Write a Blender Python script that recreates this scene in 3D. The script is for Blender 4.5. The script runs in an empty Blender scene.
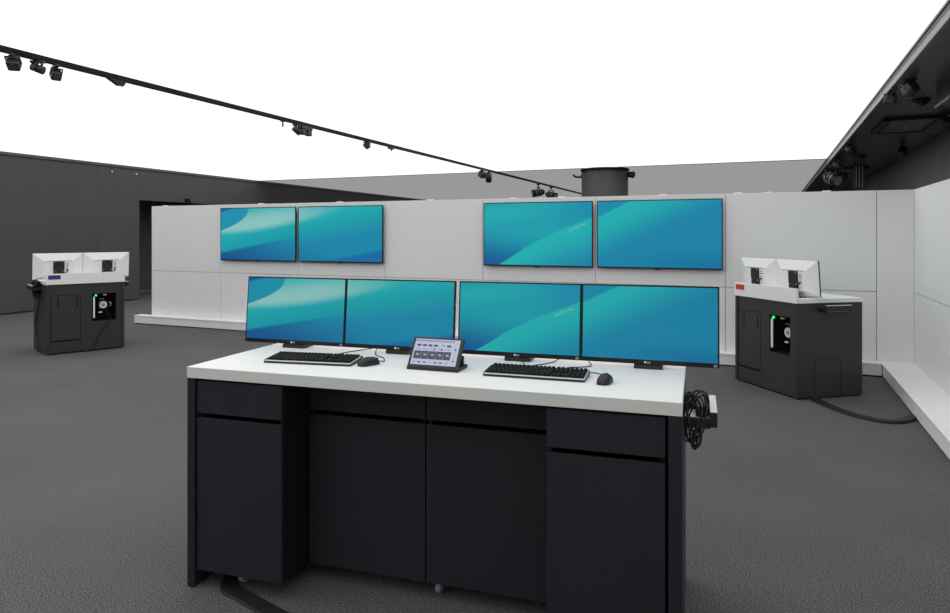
import bpy, bmesh, math, random
from mathutils import Vector, Matrix
R = math.radians
random.seed(7)
scene = bpy.context.scene
C = scene.collection

# ------------------------------------------------------------------ camera
cam_data = bpy.data.cameras.new('camera')
cam = bpy.data.objects.new('camera', cam_data)
C.objects.link(cam)
cam.location = (0, 0, 1.602)
cam.rotation_euler = (R(90), 0, math.atan(294 / 683))
cam_data.sensor_width = 36
cam_data.lens = 683 / 950 * 36
cam_data.shift_y = -72.5 / 950
cam_data.clip_start = 0.05
cam_data.clip_end = 200
scene.camera = cam

# ------------------------------------------------------------------ world / exposure
world = bpy.data.worlds.new('world')
scene.world = world
world.use_nodes = True
world.node_tree.nodes['Background'].inputs[0].default_value = (0.5, 0.5, 0.5, 1)
world.node_tree.nodes['Background'].inputs[1].default_value = 0.0
vs = scene.view_settings
vs.view_transform = 'Standard'
vs.look = 'None'
vs.exposure = 0.0
vs.gamma = 1.0
vs.use_curve_mapping = False
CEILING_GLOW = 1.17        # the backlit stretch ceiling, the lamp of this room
SPILL_GLOW = 0.32            # its section beyond the column, lamps off; spilled light put in as emission

# ------------------------------------------------------------------ materials
def lin(c):
    c = c / 255.0
    return c / 12.92 if c <= 0.04045 else ((c + 0.055) / 1.055) ** 2.4
def rgb(r, g, b):
    return (lin(r), lin(g), lin(b), 1)

def mat(name, col, rough=0.5, metal=0.0, spec=0.5, emit=None, strength=1.0, noise=None, bump=None, coat=0.0):
    """noise = (scale, amount) varies the colour, bump = (scale, strength)"""
    m = bpy.data.materials.new(name)
    m.use_nodes = True
    nt = m.node_tree
    b = nt.nodes['Principled BSDF']
    b.inputs['Base Color'].default_value = col
    b.inputs['Roughness'].default_value = rough
    b.inputs['Metallic'].default_value = metal
    b.inputs['Specular IOR Level'].default_value = spec
    b.inputs['Coat Weight'].default_value = coat
    if emit:
        b.inputs['Emission Color'].default_value = emit
        b.inputs['Emission Strength'].default_value = strength
    tc = None
    if noise or bump:
        tc = nt.nodes.new('ShaderNodeTexCoord')
    if noise:
        n = nt.nodes.new('ShaderNodeTexNoise')
        n.inputs['Scale'].default_value = noise[0]
        n.inputs['Detail'].default_value = 4
        nt.links.new(tc.outputs['Object'], n.inputs['Vector'])
        cr = nt.nodes.new('ShaderNodeMapRange')
        cr.inputs['From Min'].default_value = 0.3
        cr.inputs['From Max'].default_value = 0.7
        cr.inputs['To Min'].default_value = 1 - noise[1]
        cr.inputs['To Max'].default_value = 1 + noise[1]
        nt.links.new(n.outputs['Fac'], cr.inputs['Value'])
        mx = nt.nodes.new('ShaderNodeVectorMath')
        mx.operation = 'SCALE'
        mx.inputs[0].default_value = col[:3]
        nt.links.new(cr.outputs['Result'], mx.inputs['Scale'])
        nt.links.new(mx.outputs['Vector'], b.inputs['Base Color'])
    if bump:
        n2 = nt.nodes.new('ShaderNodeTexNoise')
        n2.inputs['Scale'].default_value = bump[0]
        nt.links.new(tc.outputs['Object'], n2.inputs['Vector'])
        bp = nt.nodes.new('ShaderNodeBump')
        bp.inputs['Strength'].default_value = bump[1]
        bp.inputs['Distance'].default_value = 0.002
        nt.links.new(n2.outputs['Fac'], bp.inputs['Height'])
        nt.links.new(bp.outputs['Normal'], b.inputs['Normal'])
    return m

def glow(name, col, strength):
    m = bpy.data.materials.new(name)
    m.use_nodes = True
    nt = m.node_tree
    nt.nodes.remove(nt.nodes['Principled BSDF'])
    e = nt.nodes.new('ShaderNodeEmission')
    e.inputs[0].default_value = col
    e.inputs[1].default_value = strength
    nt.links.new(e.outputs[0], nt.nodes['Material Output'].inputs[0])
    return m

def carpet():
    m = bpy.data.materials.new('carpet')
    m.use_nodes = True
    nt = m.node_tree
    b = nt.nodes['Principled BSDF']
    b.inputs['Roughness'].default_value = 0.95
    b.inputs['Specular IOR Level'].default_value = 0.15
    tc = nt.nodes.new('ShaderNodeTexCoord')
    def noise(scale, detail, lo, hi, a, c):
        n = nt.nodes.new('ShaderNodeTexNoise')
        n.inputs['Scale'].default_value = scale
        n.inputs['Detail'].default_value = detail
        nt.links.new(tc.outputs['Object'], n.inputs['Vector'])
        r = nt.nodes.new('ShaderNodeMapRange')
        r.inputs['From Min'].default_value = lo
        r.inputs['From Max'].default_value = hi
        r.inputs['To Min'].default_value = a
        r.inputs['To Max'].default_value = c
        nt.links.new(n.outputs['Fac'], r.inputs['Value'])
        return r.outputs['Result'], n
    s1, n1 = noise(145, 4, 0.37, 0.63, 0.35, 1.65)
    s2, _ = noise(1.1, 5, 0.3, 0.7, 0.92, 1.08)
    mu = nt.nodes.new('ShaderNodeMath')
    mu.operation = 'MULTIPLY'
    nt.links.new(s1, mu.inputs[0])
    nt.links.new(s2, mu.inputs[1])
    sc = nt.nodes.new('ShaderNodeVectorMath')
    sc.operation = 'SCALE'
    sc.inputs[0].default_value = (0.116, 0.116, 0.116)
    nt.links.new(mu.outputs[0], sc.inputs['Scale'])
    nt.links.new(sc.outputs['Vector'], b.inputs['Base Color'])
    bp = nt.nodes.new('ShaderNodeBump')
    bp.inputs['Strength'].default_value = 0.04
    bp.inputs['Distance'].default_value = 0.003
    nt.links.new(n1.outputs['Fac'], bp.inputs['Height'])
    nt.links.new(bp.outputs['Normal'], b.inputs['Normal'])
    return m

# small expression helper: arithmetic on node sockets
class X:
    nt = None
    def __init__(s, v): s.v = v
    @staticmethod
    def op(o, *a):
        n = X.nt.nodes.new('ShaderNodeMath')
        n.operation = o
        for i, k in enumerate(a):
            k = k.v if isinstance(k, X) else k
            if isinstance(k, (int, float)): n.inputs[i].default_value = k
            else: X.nt.links.new(k, n.inputs[i])
        return X(n.outputs[0])
    def __add__(s, o): return X.op('ADD', s, o)
    __radd__ = __add__
    def __sub__(s, o): return X.op('SUBTRACT', s, o)
    def __rsub__(s, o): return X.op('SUBTRACT', o, s)
    def __mul__(s, o): return X.op('MULTIPLY', s, o)
    __rmul__ = __mul__
def ss(a, b, x):
    n = X.nt.nodes.new('ShaderNodeMapRange')
    n.interpolation_type = 'SMOOTHSTEP'
    for i, k in ((1, a), (2, b), (0, x)):
        k = k.v if isinstance(k, X) else k
        if isinstance(k, (int, float)): n.inputs[i].default_value = k
        else: X.nt.links.new(k, n.inputs[i])
    return X(n.outputs[0])
def mixc(a, b, f):
    n = X.nt.nodes.new('ShaderNodeMix')
    n.data_type = 'RGBA'
    for i, k in ((6, a), (7, b)):
        if isinstance(k, tuple): n.inputs[i].default_value = k
        else: X.nt.links.new(k, n.inputs[i])
    X.nt.links.new(f.v, n.inputs[0])
    return n.outputs[2]

def wallpaper(name, which, power=0.92):
    """flat desktop picture on a lit display; u runs 0..2 over the pair of displays"""
    m = bpy.data.materials.new(name)
    m.use_nodes = True
    nt = m.node_tree
    X.nt = nt
    b = nt.nodes['Principled BSDF']
    b.inputs['Base Color'].default_value = (0.004, 0.004, 0.005, 1)
    b.inputs['Roughness'].default_value = 0.45
    b.inputs['Specular IOR Level'].default_value = 0.10
    uv = nt.nodes.new('ShaderNodeUVMap')
    sp = nt.nodes.new('ShaderNodeSeparateXYZ')
    nt.links.new(uv.outputs[0], sp.inputs[0])
    u, v = X(sp.outputs[0]), X(sp.outputs[1])
    teal, mid, deep = rgb(30, 172, 180), rgb(28, 132, 168), rgb(24, 86, 146)
    if which == 'A':
        L1 = 0.13 + 0.33 * u - 0.015 * (u * u)
        up = mixc(rgb(26, 158, 172), rgb(34, 180, 182), ss(0.0, 0.5, v - L1))
        up = mixc(up, rgb(28, 150, 176), ss(1.3, 2.1, u) * ss(0.9, 0.5, v))
        low = mixc(deep, rgb(28, 138, 172), ss(0.0, 0.62, v * 0.55 + u * 0.32))
        L2 = 0.3143 * (u - 1.3)
        low = mixc(low, rgb(34, 150, 174), ss(0.22, 0.0, L1 - v) * ss(0.6, 1.4, u))
        low = mixc(low, rgb(26, 108, 164), ss(-0.03, 0.05, L2 - v) * ss(1.2, 1.4, u))
        col = mixc(low, up, ss(-0.03, 0.03, v - L1))
        Pl = 0.47 + 0.05 * u + 0.16 * (u * u)
        pale = ss(-0.02, 0.13, v - Pl) * ss(0.34, 0.0, v - (0.64 + 0.19 * u)) * ss(1.70, 0.70, u)
        col = mixc(col, rgb(144, 200, 196), pale * 0.95)
        tt = 1.0 - X.op('MINIMUM', X.op('MAXIMUM', (v - 0.56) * 2.38, -0.3), 1.0)
        ub = 0.39 * (1.0 - tt * tt)
        col = mixc(col, rgb(30, 148, 176), ss(-0.005, 0.02, ub - u))
        col = mixc(col, rgb(24, 98, 160), ss(-0.01, 0.03, v - (0.92 + 0.42 * u)))
    else:
        c = 0.88 * u - 0.12 + 0.06 * (ss(0.17, 0.45, u) * ss(1.05, 0.6, u))
        d = c - v
        above = mixc(rgb(24, 92, 152), rgb(32, 160, 176), ss(0.0, 0.65, v + u * 0.25))
        above = mixc(above, rgb(28, 142, 176), ss(0.5, 1.1, u) * ss(0.45, 0.8, v))
        above = mixc(above, rgb(36, 172, 180), ss(0.25, 0.0, X.op('ABSOLUTE', v - (0.80 + 0.22 * u))) * ss(0.9, 0.2, u))
        below = mixc(rgb(36, 178, 180), rgb(28, 134, 170), ss(0.05, 0.75, d))
        below = mixc(below, rgb(24, 118, 162), ss(0.30, 0.05, v) * ss(1.0, 1.9, u))
        col = mixc(above, below, ss(-0.012, 0.012, d))
        n = nt.nodes.new('ShaderNodeTexNoise')
        n.inputs['Scale'].default_value = 30
        nt.links.new(uv.outputs[0], n.inputs['Vector'])
        sm = 0.6 * ss(0.76, 0.82, u) * ss(0.98, 0.92, u) * ss(0.03, 0.05, d) * ss(0.10, 0.07, d) * ss(0.35, 0.6, X(n.outputs['Fac']))
        col = mixc(col, rgb(150, 200, 190), sm * 0.7)
    nt.links.new(col, b.inputs['Emission Color'])
    b.inputs['Emission Strength'].default_value = power
    return m

M = dict(
    carpet=carpet(),
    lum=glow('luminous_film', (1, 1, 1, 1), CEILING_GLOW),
    dim=glow('spill_lit_film', (1, 1, 1, 1), SPILL_GLOW),
    panel=mat('white_laminate_panel', (0.87, 0.87, 0.87, 1), 0.45, spec=0.3, noise=(0.7, 0.015)),
    joint=mat('grey_joint', (0.36, 0.36, 0.36, 1), 0.8),
    plinth=mat('white_plinth', (0.92, 0.92, 0.92, 1), 0.4, spec=0.3),
    darkwall=mat('anthracite_wall_panel', (0.084, 0.084, 0.085, 1), 0.6, spec=0.3, noise=(1.2, 0.06)),
    darkjoint=mat('black_joint', (0.05, 0.05, 0.05, 1), 0.8),
    grey=mat('grey_wall_panel', (0.17, 0.17, 0.172, 1), 0.6, spec=0.3, noise=(1.0, 0.05)),
    soffit=mat('dark_soffit_board', (0.065, 0.066, 0.068, 1), 0.27, spec=0.5, noise=(3.0, 0.2)),
    fascia=mat('aluminium_profile', (0.30, 0.30, 0.30, 1), 0.45, metal=0.4),
    column=mat('dark_column', (0.055, 0.055, 0.055, 1), 0.6, noise=(2.0, 0.05)),
    black=mat('black_plastic', (0.012, 0.012, 0.013, 1), 0.45),
    matte=mat('black_matte', (0.010, 0.010, 0.010, 1), 0.8, spec=0.2),
    bezel=mat('black_bezel', (0.008, 0.008, 0.009, 1), 0.35, spec=0.4),
    top=mat('white_worktop', (0.91, 0.91, 0.90, 1), 0.5, spec=0.2),
    edge=mat('grey_green_edge_band', (0.71, 0.73, 0.68, 1), 0.5, spec=0.2),
    front=mat('blue_black_front', (0.019, 0.021, 0.026, 1), 0.55, spec=0.3, noise=(4.0, 0.06)),
    side=mat('blue_black_panel', (0.017, 0.019, 0.024, 1), 0.5, spec=0.3),
    carc=mat('carcass_black', (0.012, 0.013, 0.015, 1), 0.6, spec=0.2),
    console=mat('anthracite_console', (0.038, 0.038, 0.038, 1), 0.5, spec=0.35, noise=(3.0, 0.05)),
    shell=mat('white_shell', (0.93, 0.93, 0.93, 1), 0.4),
    white=mat('white_plastic', (0.85, 0.85, 0.85, 1), 0.4),
    chrome=mat('chrome', (0.75, 0.77, 0.78, 1), 0.2, metal=1.0),
    wheel=mat('grey_wheel', (0.30, 0.36, 0.38, 1), 0.25),
    silver=mat('silver_trim', (0.62, 0.62, 0.60, 1), 0.35, metal=0.6),
    key=mat('black_key', (0.014, 0.014, 0.015, 1), 0.7, spec=0.2),
    rubber=mat('black_rubber', (0.009, 0.009, 0.009, 1), 0.6),
    purple=mat('purple_label', rgb(58, 48, 128), 0.5),
    red=mat('red_label', rgb(204, 58, 46), 0.5),
    green=mat('green_led', (0, 0.4, 0.05, 1), 0.4, emit=(0.02, 0.9, 0.12, 1), strength=1.2),
    tube=mat('white_light_strip', (0.7, 0.7, 0.7, 1), 0.4, emit=(1, 1, 1, 1), strength=0.15),
    pink=mat('pink_dial', rgb(190, 140, 180), 0.5),
    rail=mat('track_black', (0.007, 0.007, 0.007, 1), 0.6, spec=0.2),
    lens=mat('lens_glass', (0.05, 0.05, 0.06, 1), 0.08, spec=0.8),
    spot=mat('spotlight_black', (0.020, 0.020, 0.021, 1), 0.45),
    ui_bg=mat('interface_background', (0, 0, 0, 1), 0.4, spec=0.2, emit=rgb(182, 187, 212)),
    ui_dark=mat('interface_tile', (0, 0, 0, 1), 0.4, spec=0.2, emit=rgb(78, 78, 82)),
    ui_blue=mat('interface_icon', (0, 0, 0, 1), 0.4, spec=0.2, emit=rgb(140, 152, 204)),
    ui_mid=mat('interface_bar', (0, 0, 0, 1), 0.4, spec=0.2, emit=rgb(140, 144, 166)),
    scrA=wallpaper('teal_wave_picture', 'A'),
    scrB=wallpaper('blue_ribbon_picture', 'B'),
    dskA=wallpaper('teal_wave_desk_picture', 'A', 0.84),
    dskB=wallpaper('blue_ribbon_desk_picture', 'B', 0.84),
    mark=mat('white_print', (0.8, 0.8, 0.8, 1), 0.5),
    sticker=mat('grey_sticker', (0.25, 0.25, 0.26, 1), 0.5),
    tray=mat('aluminium_tray', (0.75, 0.75, 0.75, 1), 0.35, metal=0.3),
)

# ------------------------------------------------------------------ mesh helpers
class MB:
    """collects shapes; build() links them as ONE mesh object"""
    def __init__(s, xf=None):
        s.bm = bmesh.new()
        s.xf = xf
        s.slots = []
    def _slot(s, m):
        if m not in s.slots: s.slots.append(m)
        return s.slots.index(m)
    def _add(s, tmp, m, smooth=False):
        me = bpy.data.meshes.new('t')
        idx = s._slot(m) if m else 0
        for f in tmp.faces:
            f.material_index = idx
            f.smooth = smooth
        tmp.to_mesh(me)
        tmp.free()
        s.bm.from_mesh(me)
        bpy.data.meshes.remove(me)
    def box(s, x0, x1, y0, y1, z0, z1, bev=0, m=None, rot=None):
        t = bmesh.new()
        bmesh.ops.create_cube(t, size=1)
        for v in t.verts:
            v.co = Vector(((x0 + x1) / 2 + v.co.x * (x1 - x0), (y0 + y1) / 2 + v.co.y * (y1 - y0), (z0 + z1) / 2 + v.co.z * (z1 - z0)))
        if bev:
            bmesh.ops.bevel(t, geom=t.edges[:], offset=bev, segments=2, profile=0.5, affect='EDGES')
        if rot:
            bmesh.ops.transform(t, matrix=rot, verts=t.verts)
        s._add(t, m)
        return s
    def cyl(s, p0, p1, r0, r1=None, n=24, m=None, smooth=True, caps=True):
        p0, p1 = Vector(p0), Vector(p1)
        r1 = r0 if r1 is None else r1
        d = p1 - p0
        t = bmesh.new()
        bmesh.ops.create_cone(t, cap_ends=caps, segments=n, radius1=r0, radius2=r1, depth=d.length)
        q = d.to_track_quat('Z', 'Y').to_matrix().to_4x4()
        bmesh.ops.transform(t, matrix=Matrix.Translation((p0 + p1) / 2) @ q, verts=t.verts)
        for f in t.faces: f.smooth = smooth and len(f.verts) == 4
        idx = s._slot(m) if m else 0
        me = bpy.data.meshes.new('t')
        for f in t.faces: f.material_index = idx
        t.to_mesh(me); t.free()
        s.bm.from_mesh(me); bpy.data.meshes.remove(me)
        return s
    def tube(s, pts, r, n=8, m=None):
        pts = [Vector(p) for p in pts]
        t = bmesh.new()
        rings = []
        for i, p in enumerate(pts):
            d = (pts[min(i + 1, len(pts) - 1)] - pts[max(i - 1, 0)])
            q = d.to_track_quat('Z', 'Y')
            rings.append([t.verts.new(p + q @ Vector((r * math.cos(2 * math.pi * k / n), r * math.sin(2 * math.pi * k / n), 0))) for k in range(n)])
        for a, b in zip(rings, rings[1:]):
            # align the next ring to the previous to avoid twisting
            k0 = min(range(n), key=lambda k: (b[k].co - a[0].co).length)
            for k in range(n):
                try: t.faces.new((a[k], a[(k + 1) % n], b[(k0 + k + 1) % n], b[(k0 + k) % n]))
                except ValueError: pass
            b[:] = [b[(k0 + k) % n] for k in range(n)]
        t.faces.new(rings[0][::-1]); t.faces.new(rings[-1])
        s._add(t, m, True)
        return s
    def poly(s, verts, faces, m=None, smooth=False):
        t = bmesh.new()
        vv = [t.verts.new(v) for v in verts]
        for f in faces: t.faces.new([vv[i] for i in f])
        bmesh.ops.recalc_face_normals(t, faces=t.faces[:])
        s._add(t, m, smooth)
        return s
    def prism(s, pts, z0, z1, m=None, smooth=False):
        n = len(pts)
        return s.poly([(x, y, z0) for x, y in pts] + [(x, y, z1) for x, y in pts],
                      [list(range(n))[::-1], list(range(n, 2 * n))] + [[i, (i + 1) % n, n + (i + 1) % n, n + i] for i in range(n)], m, smooth)
    def build(s, name, m=None, parent=None, loc=None, rz=0):
        if s.xf is not None:
            bmesh.ops.transform(s.bm, matrix=s.xf, verts=s.bm.verts)
        me = bpy.data.meshes.new(name)
        s.bm.to_mesh(me)
        s.bm.free()
        for k in (s.slots if s.slots else [m]):
            me.materials.append(M[k] if isinstance(k, str) else k)
        o = bpy.data.objects.new(name, me)
        C.objects.link(o)
        if parent is not None: o.parent = parent
        if loc is not None: o.location = loc
        if rz: o.rotation_euler.z = rz
        return o

def link_mesh(name, me, parent=None, loc=None, rot=None):
    o = bpy.data.objects.new(name, me)
    C.objects.link(o)
    if parent is not None: o.parent = parent
    if loc is not None: o.location = loc
    if rot is not None: o.rotation_euler = rot
    return o
def thing(name, label, cat, loc=(0, 0, 0), rz=0, group=None):
    o = bpy.data.objects.new(name, None)
    o.empty_display_size = 0.1
    C.objects.link(o)
    o.location = loc
    o.rotation_euler = (0, 0, rz)
    return tag(o, label, cat, group)
def tag(o, label, cat, group=None):
    o['label'] = label
    o['category'] = cat
    if group: o['group'] = group
    return o
def struct(o, label=None):
    o['kind'] = 'structure'
    if label: o['label'] = label
    return o
def dup(root, loc=None, rz=None, label=None, parent=None):
    r = root.copy()
    C.objects.link(r)
    r.parent = parent
    if loc is not None: r.location = loc
    if rz is not None: r.rotation_euler = (0, 0, rz)
    if label: r['label'] = label
    for ch in list(root.children):
        dup(ch, parent=r)
    return r
def lab(o, t):
    o['label'] = t
    return o
def smooth_path(pts, k=6):
    """Catmull-Rom through points"""
    P = [Vector(p) for p in pts]
    P = [P[0] * 2 - P[1]] + P + [P[-1] * 2 - P[-2]]
    out = []
    for i in range(1, len(P) - 2):
        for j in range(k):
            t = j / k
            a, b, c, d = P[i - 1], P[i], P[i + 1], P[i + 2]
            out.append(0.5 * ((2 * b) + (c - a) * t + (2 * a - 5 * b + 4 * c - d) * t * t + (3 * b - a - 3 * c + d) * t ** 3))
    out.append(P[-2])
    return out

# ------------------------------------------------------------------ the room
ZC = 3.23
YF = 16.55           # far edge of the lit ceiling
struct(MB().box(-30, 4, -8, 36, -0.1, 0).build('floor', 'carpet'), 'dark grey speckled carpet floor')

# lit ceiling: a stretch film over the whole hall
XR = 1.15            # its right edge
struct(MB().box(-16.5, XR, -8, YF, ZC, ZC + 0.05).build('ceiling', 'lum'), 'white backlit stretch ceiling')
struct(MB().box(-16.5, XR, YF + 0.015, 36, ZC + 0.005, ZC + 0.055).build('ceiling_far', 'dim'), 'unlit grey stretch ceiling beyond the column')
struct(MB().box(-16.5, XR, YF - 0.02, YF + 0.035, ZC - 0.012, ZC + 0.004).build('trim_1', 'fascia'))

# freestanding white partition
YB, XC = 8.965, 1.493
ZT, ZJ, ZP = 2.10, 0.945, 0.154
JX = [-10.155, -8.565, -6.957, -5.348, -3.738, -2.121, -0.495, 1.126, XC]
wall_back = struct(MB().box(JX[0], XC + 0.16, YB + 0.02, YB + 0.16, 0, ZT - 0.012).build('wall_back', 'joint'), 'freestanding white panelled partition carrying the wall displays')
G = 0.0035
def plate(name, parent, x0, x1, y0, y1, z0, z1, m, bev=0.0015):
    return MB().box(x0, x1, y0, y1, z0, z1, bev).build(name, m, parent)
for i in range(8):
    a, b = JX[i] + (G if i else 0), JX[i + 1] - (G if i < 7 else 0)
    if i < 7:
        plate('panel', wall_back, a, b, YB, YB + 0.02, ZJ + G, ZT, 'panel')
        plate('panel', wall_back, a, b, YB, YB + 0.02, 0.0, ZJ - G, 'panel')
    else:
        plate('panel', wall_back, a, b - 0.001, YB, YB + 0.02, 0.0, ZT, 'panel')
    plate('panel', wall_back, a, b, YB + 0.16, YB + 0.18, 0.0, ZT, 'panel')
    plate('cap_strip', wall_back, a, b, YB + 0.02, YB + 0.16, ZT - 0.012, ZT, 'panel')
plate('end_panel', wall_back, JX[0] - 0.02, JX[0] - 0.001, YB, YB + 0.18, 0, ZT, 'panel')
clip = MB().box(-0.045, 0.045, 0, 0.05, 0, 0.012, 0.003).build('clip', 'white', wall_back, (-9.9, YB + 0.03, ZT))
for x in (-7.75, -6.2, -4.6, -3.3, -2.6, -1.25, -0.35, 0.0, 0.62):
    link_mesh('clip', clip.data, wall_back, (x, YB + 0.03, ZT))
# right partition returning towards the viewer
wall_right = struct(MB().box(XC + 0.02, XC + 0.16, -6, YB, 0, ZT - 0.012).build('wall_right', 'joint'), 'white panelled partition on the right side')
y = YB
k = 0
while y > -6:
    a, b = max(y - 1.62, -6) + G, y - (G if k else 0.0)
    plate('panel', wall_right, XC, XC + 0.02, a, b, ZJ + G, ZT, 'panel')
    plate('panel', wall_right, XC, XC + 0.02, a, b, 0, ZJ - G, 'panel')
    plate('cap_strip', wall_right, XC + 0.02, XC + 0.16, a, b, ZT - 0.012, ZT, 'panel')
    y -= 1.62
    k += 1
# plinth step along both partitions
XP, YP = 1.158, 8.80
pb = struct(MB().box(-10.40, XC, YP + 0.03, YB, 0, 0.03).build('baseboard_back', 'matte'), 'low white plinth step along the back partition')
xs = [-10.42, -8.80, -7.18, -5.56, -3.94, -2.32, -0.70, 0.92, XC]
for i in range(8):
    b = xs[i + 1] - 0.004
    plate('plinth_top', pb, xs[i], b if i < 7 else XC - 0.001, YP, YB - 0.001, ZP - 0.022, ZP, 'plinth', 0.003)
    plate('plinth_front', pb, xs[i] + 0.002, b if i < 7 else XP, YP + 0.008, YP + 0.03, 0.016, ZP - 0.023, 'plinth')
plate('plinth_end', pb, xs[0] + 0.008, xs[0] + 0.03, YP + 0.03, YB, 0.016, ZP - 0.023, 'plinth')
pr = struct(MB().box(XP + 0.03, XC, -6, YP, 0, 0.03).build('baseboard_right', 'matte'), 'low white plinth step along the right partition')
y, k = YP, 0
while y > -6:
    a = (y - 1.83) if k == 0 else max(y - 1.62, -6)
    plate('plinth_top', pr, XP, XC - 0.001, a + 0.004, y - (0.001 if k == 0 else 0), ZP - 0.022, ZP, 'plinth', 0.003)
    plate('plinth_front', pr, XP + 0.008, XP + 0.03, a + 0.004, y, 0.016, ZP - 0.023, 'plinth')
    y, k = a, k + 1

# dark left wall: origin on its line, x runs along it away from the viewer
WL = struct(MB().box(-18, 3.378, 0.03, 0.18, 0, ZC + 0.05).box(3.378, 6.6, 0.03, 0.18, 2.427, ZC + 0.05).box(6.6, 27, 0.03, 0.18, 0, ZC + 0.05)
            .build('wall_left', 'darkjoint', None, (-13.87, 8.63, 0), R(93.2)), 'dark anthracite panelled wall with a doorway')
for i in range(-14, 20):
    a = 3.378 + (i - 3) * 1.158
    b = a + 1.158
    z0 = 2.427 if (i in (3, 4, 5)) else 0.035
    if i == 6: a = 6.6
    if i == 5: b = 6.6
    if i == 6 and b <= a: continue
    MB().box(a + 0.0015, b - 0.0015, 0, 0.03, z0, ZC - 0.062, 0.002).build('panel', 'darkwall', WL)
MB().box(-18, 27, -0.03, 0.03, ZC - 0.06, ZC - 0.002).build('top_trim', 'soffit', WL)
MB().box(3.378, 3.43, 0.03, 0.2, 0.0, 2.427).build('jamb', 'darkwall', WL)
# corridor behind the doorway
struct(MB().box(1.0, 10, 1.72, 1.85, 0, 3.0).box(1.0, 1.1, 0.18, 1.72, 0, 3).box(9.9, 10, 0.18, 1.72, 0, 3).build('wall_corridor', 'darkwall', None, (-13.87, 8.63, 0), R(93.2)))
struct(MB().box(1.0, 10, 0.18, 1.85, 2.6, 2.7).build('ceiling_corridor', 'matte', None, (-13.87, 8.63, 0), R(93.2)))
struct(MB().box(1.1, 9.9, 1.69, 1.72, 0, 0.05).build('baseboard_corridor', 'grey', None, (-13.87, 8.63, 0), R(93.2)))
# far end, front end and outer right wall
struct(MB().box(-17, 4, 35.8, 36, 0, 3.3).build('wall_far', 'grey'))
struct(MB().box(-16.5, 4, -8, -7.8, 0, 3.3).build('wall_front', 'grey'))
XW = 2.40
wo = struct(MB().box(XW + 0.03, XW + 0.18, -8, 36, 0, 3.3).build('wall_outer_right', 'darkjoint'), 'grey panelled outer wall above the right partition')
for i in range(-8, 8):
    a = 15.479 + (i - 1) * 3.27
    if a < 36: MB().box(XW, XW + 0.03, a + 0.008, min(a + 3.262, 36), 0, 3.10, 0.002).build('panel', 'grey', wo)

# dark soffit on the right
ZS = 3.10
so = struct(MB().box(XR + 0.03, XW + 0.1, -8, 36, ZS + 0.015, ZS + 0.05).build('ceiling_right', 'darkjoint'), 'dark boarded soffit along the right wall')
sb = MB().box(XR + 0.03, XW, 0.004, 0.496, ZS, ZS + 0.015, 0.001).build('board', 'soffit', so, (0, -8, 0))
for i in range(1, 88):
    link_mesh('board', sb.data, so, (0, -8 + i * 0.5, 0))
fa = struct(MB().box(XR, XR + 0.03, -8, 36, ZS - 0.01, ZC).build('trim_2', 'grey'), 'aluminium edge profile of the lit ceiling')
MB().box(XR - 0.012, XR, -8, 36, ZS - 0.01, ZS + 0.045).build('lower_rail', 'fascia', fa)
MB().box(XR - 0.012, XR, -8, 36, ZC - 0.02, ZC - 0.001).build('upper_rail', 'soffit', fa)
MB().box(XR, XR + 0.05, -8, 36, ZS - 0.014, ZS - 0.001).build('bottom_lip', 'soffit', fa)
# duct box dropping from the soffit
bulk = struct(MB().box(1.605, XW, 2.0, 8.465, 2.93, ZS + 0.01).build('trim_3', 'soffit'), 'dark box bulkhead under the boarded soffit')
MB().box(1.59, 1.605, 2.0, 8.48, 2.915, 2.935).box(1.59, XW, 8.465, 8.48, 2.915, 2.935).build('edge_strip', 'fascia', bulk)

# round column
col = thing('column', 'thick round dark grey column rising behind the white partition to the ceiling', 'column', (-3.79, 17.05, 0))
MB().cyl((0, 0, 0), (0, 0, ZC), 0.575, n=64, m='column').build('shaft', None, col)
MB().cyl((0, 0, ZC - 0.05), (0, 0, ZC), 0.60, n=64, m='matte').build('collar', None, col)
for sx in (-1, 1):
    o = MB().box(sx * 0.575 - 0.03, sx * 0.575 + 0.03, -0.06, 0.06, 3.02, 3.12, 0.01).build('mounting_bracket', 'black', col)
    if sx < 0:
        MB().tube(smooth_path([(-0.6, -0.02, 3.05), (-0.68, -0.05, 3.05), (-0.76, -0.05, 3.07), (-0.80, -0.03, 3.11)]), 0.025).build('loudspeaker_arm', 'black', o)
    else:
        MB().cyl((0.6, 0, 3.08), (0.72, -0.05, 3.06), 0.07, 0.085).build('camera_head', 'spot', o)
        MB().cyl((0.72, -0.05, 3.06), (0.73, -0.053, 3.057), 0.065).build('camera_lens', 'lens', o)

# ------------------------------------------------------------------ displays
def screen(parent, name, x0, x1, z0, z1, y, m, u0, xf=None, flip=False):
    """flat lit picture facing -y (local), uv u0..u0+1"""
    me = bpy.data.meshes.new(name)
    vs_ = [Vector((x0, y, z0)), Vector((x1, y, z0)), Vector((x1, y, z1)), Vector((x0, y, z1))]
    if xf: vs_ = [xf @ v for v in vs_]
    me.from_pydata([tuple(v) for v in vs_], [], [(0, 1, 2, 3)])
    uvl = me.uv_layers.new(name='UVMap')
    for i, c in enumerate(((u0, 0), (u0 + 1, 0), (u0 + 1, 1), (u0, 1))): uvl.data[i].uv = c
    me.materials.append(M[m])
    o = bpy.data.objects.new(name, me)
    C.objects.link(o)
    o.parent = parent
    return o

def text_mesh(s, size):
    cu = bpy.data.curves.new('t', 'FONT')
    cu.body = s
    cu.size = size
    cu.extrude = 0.0002
    cu.align_x = 'LEFT'
    o = bpy.data.objects.new('t', cu)
    me = bpy.data.meshes.new_from_object(o)
    bpy.data.objects.remove(o)
    me.materials.clear()
    me.materials.append(M['mark'])
    return me
brand_me = text_mesh('LG', 0.0125)

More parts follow.
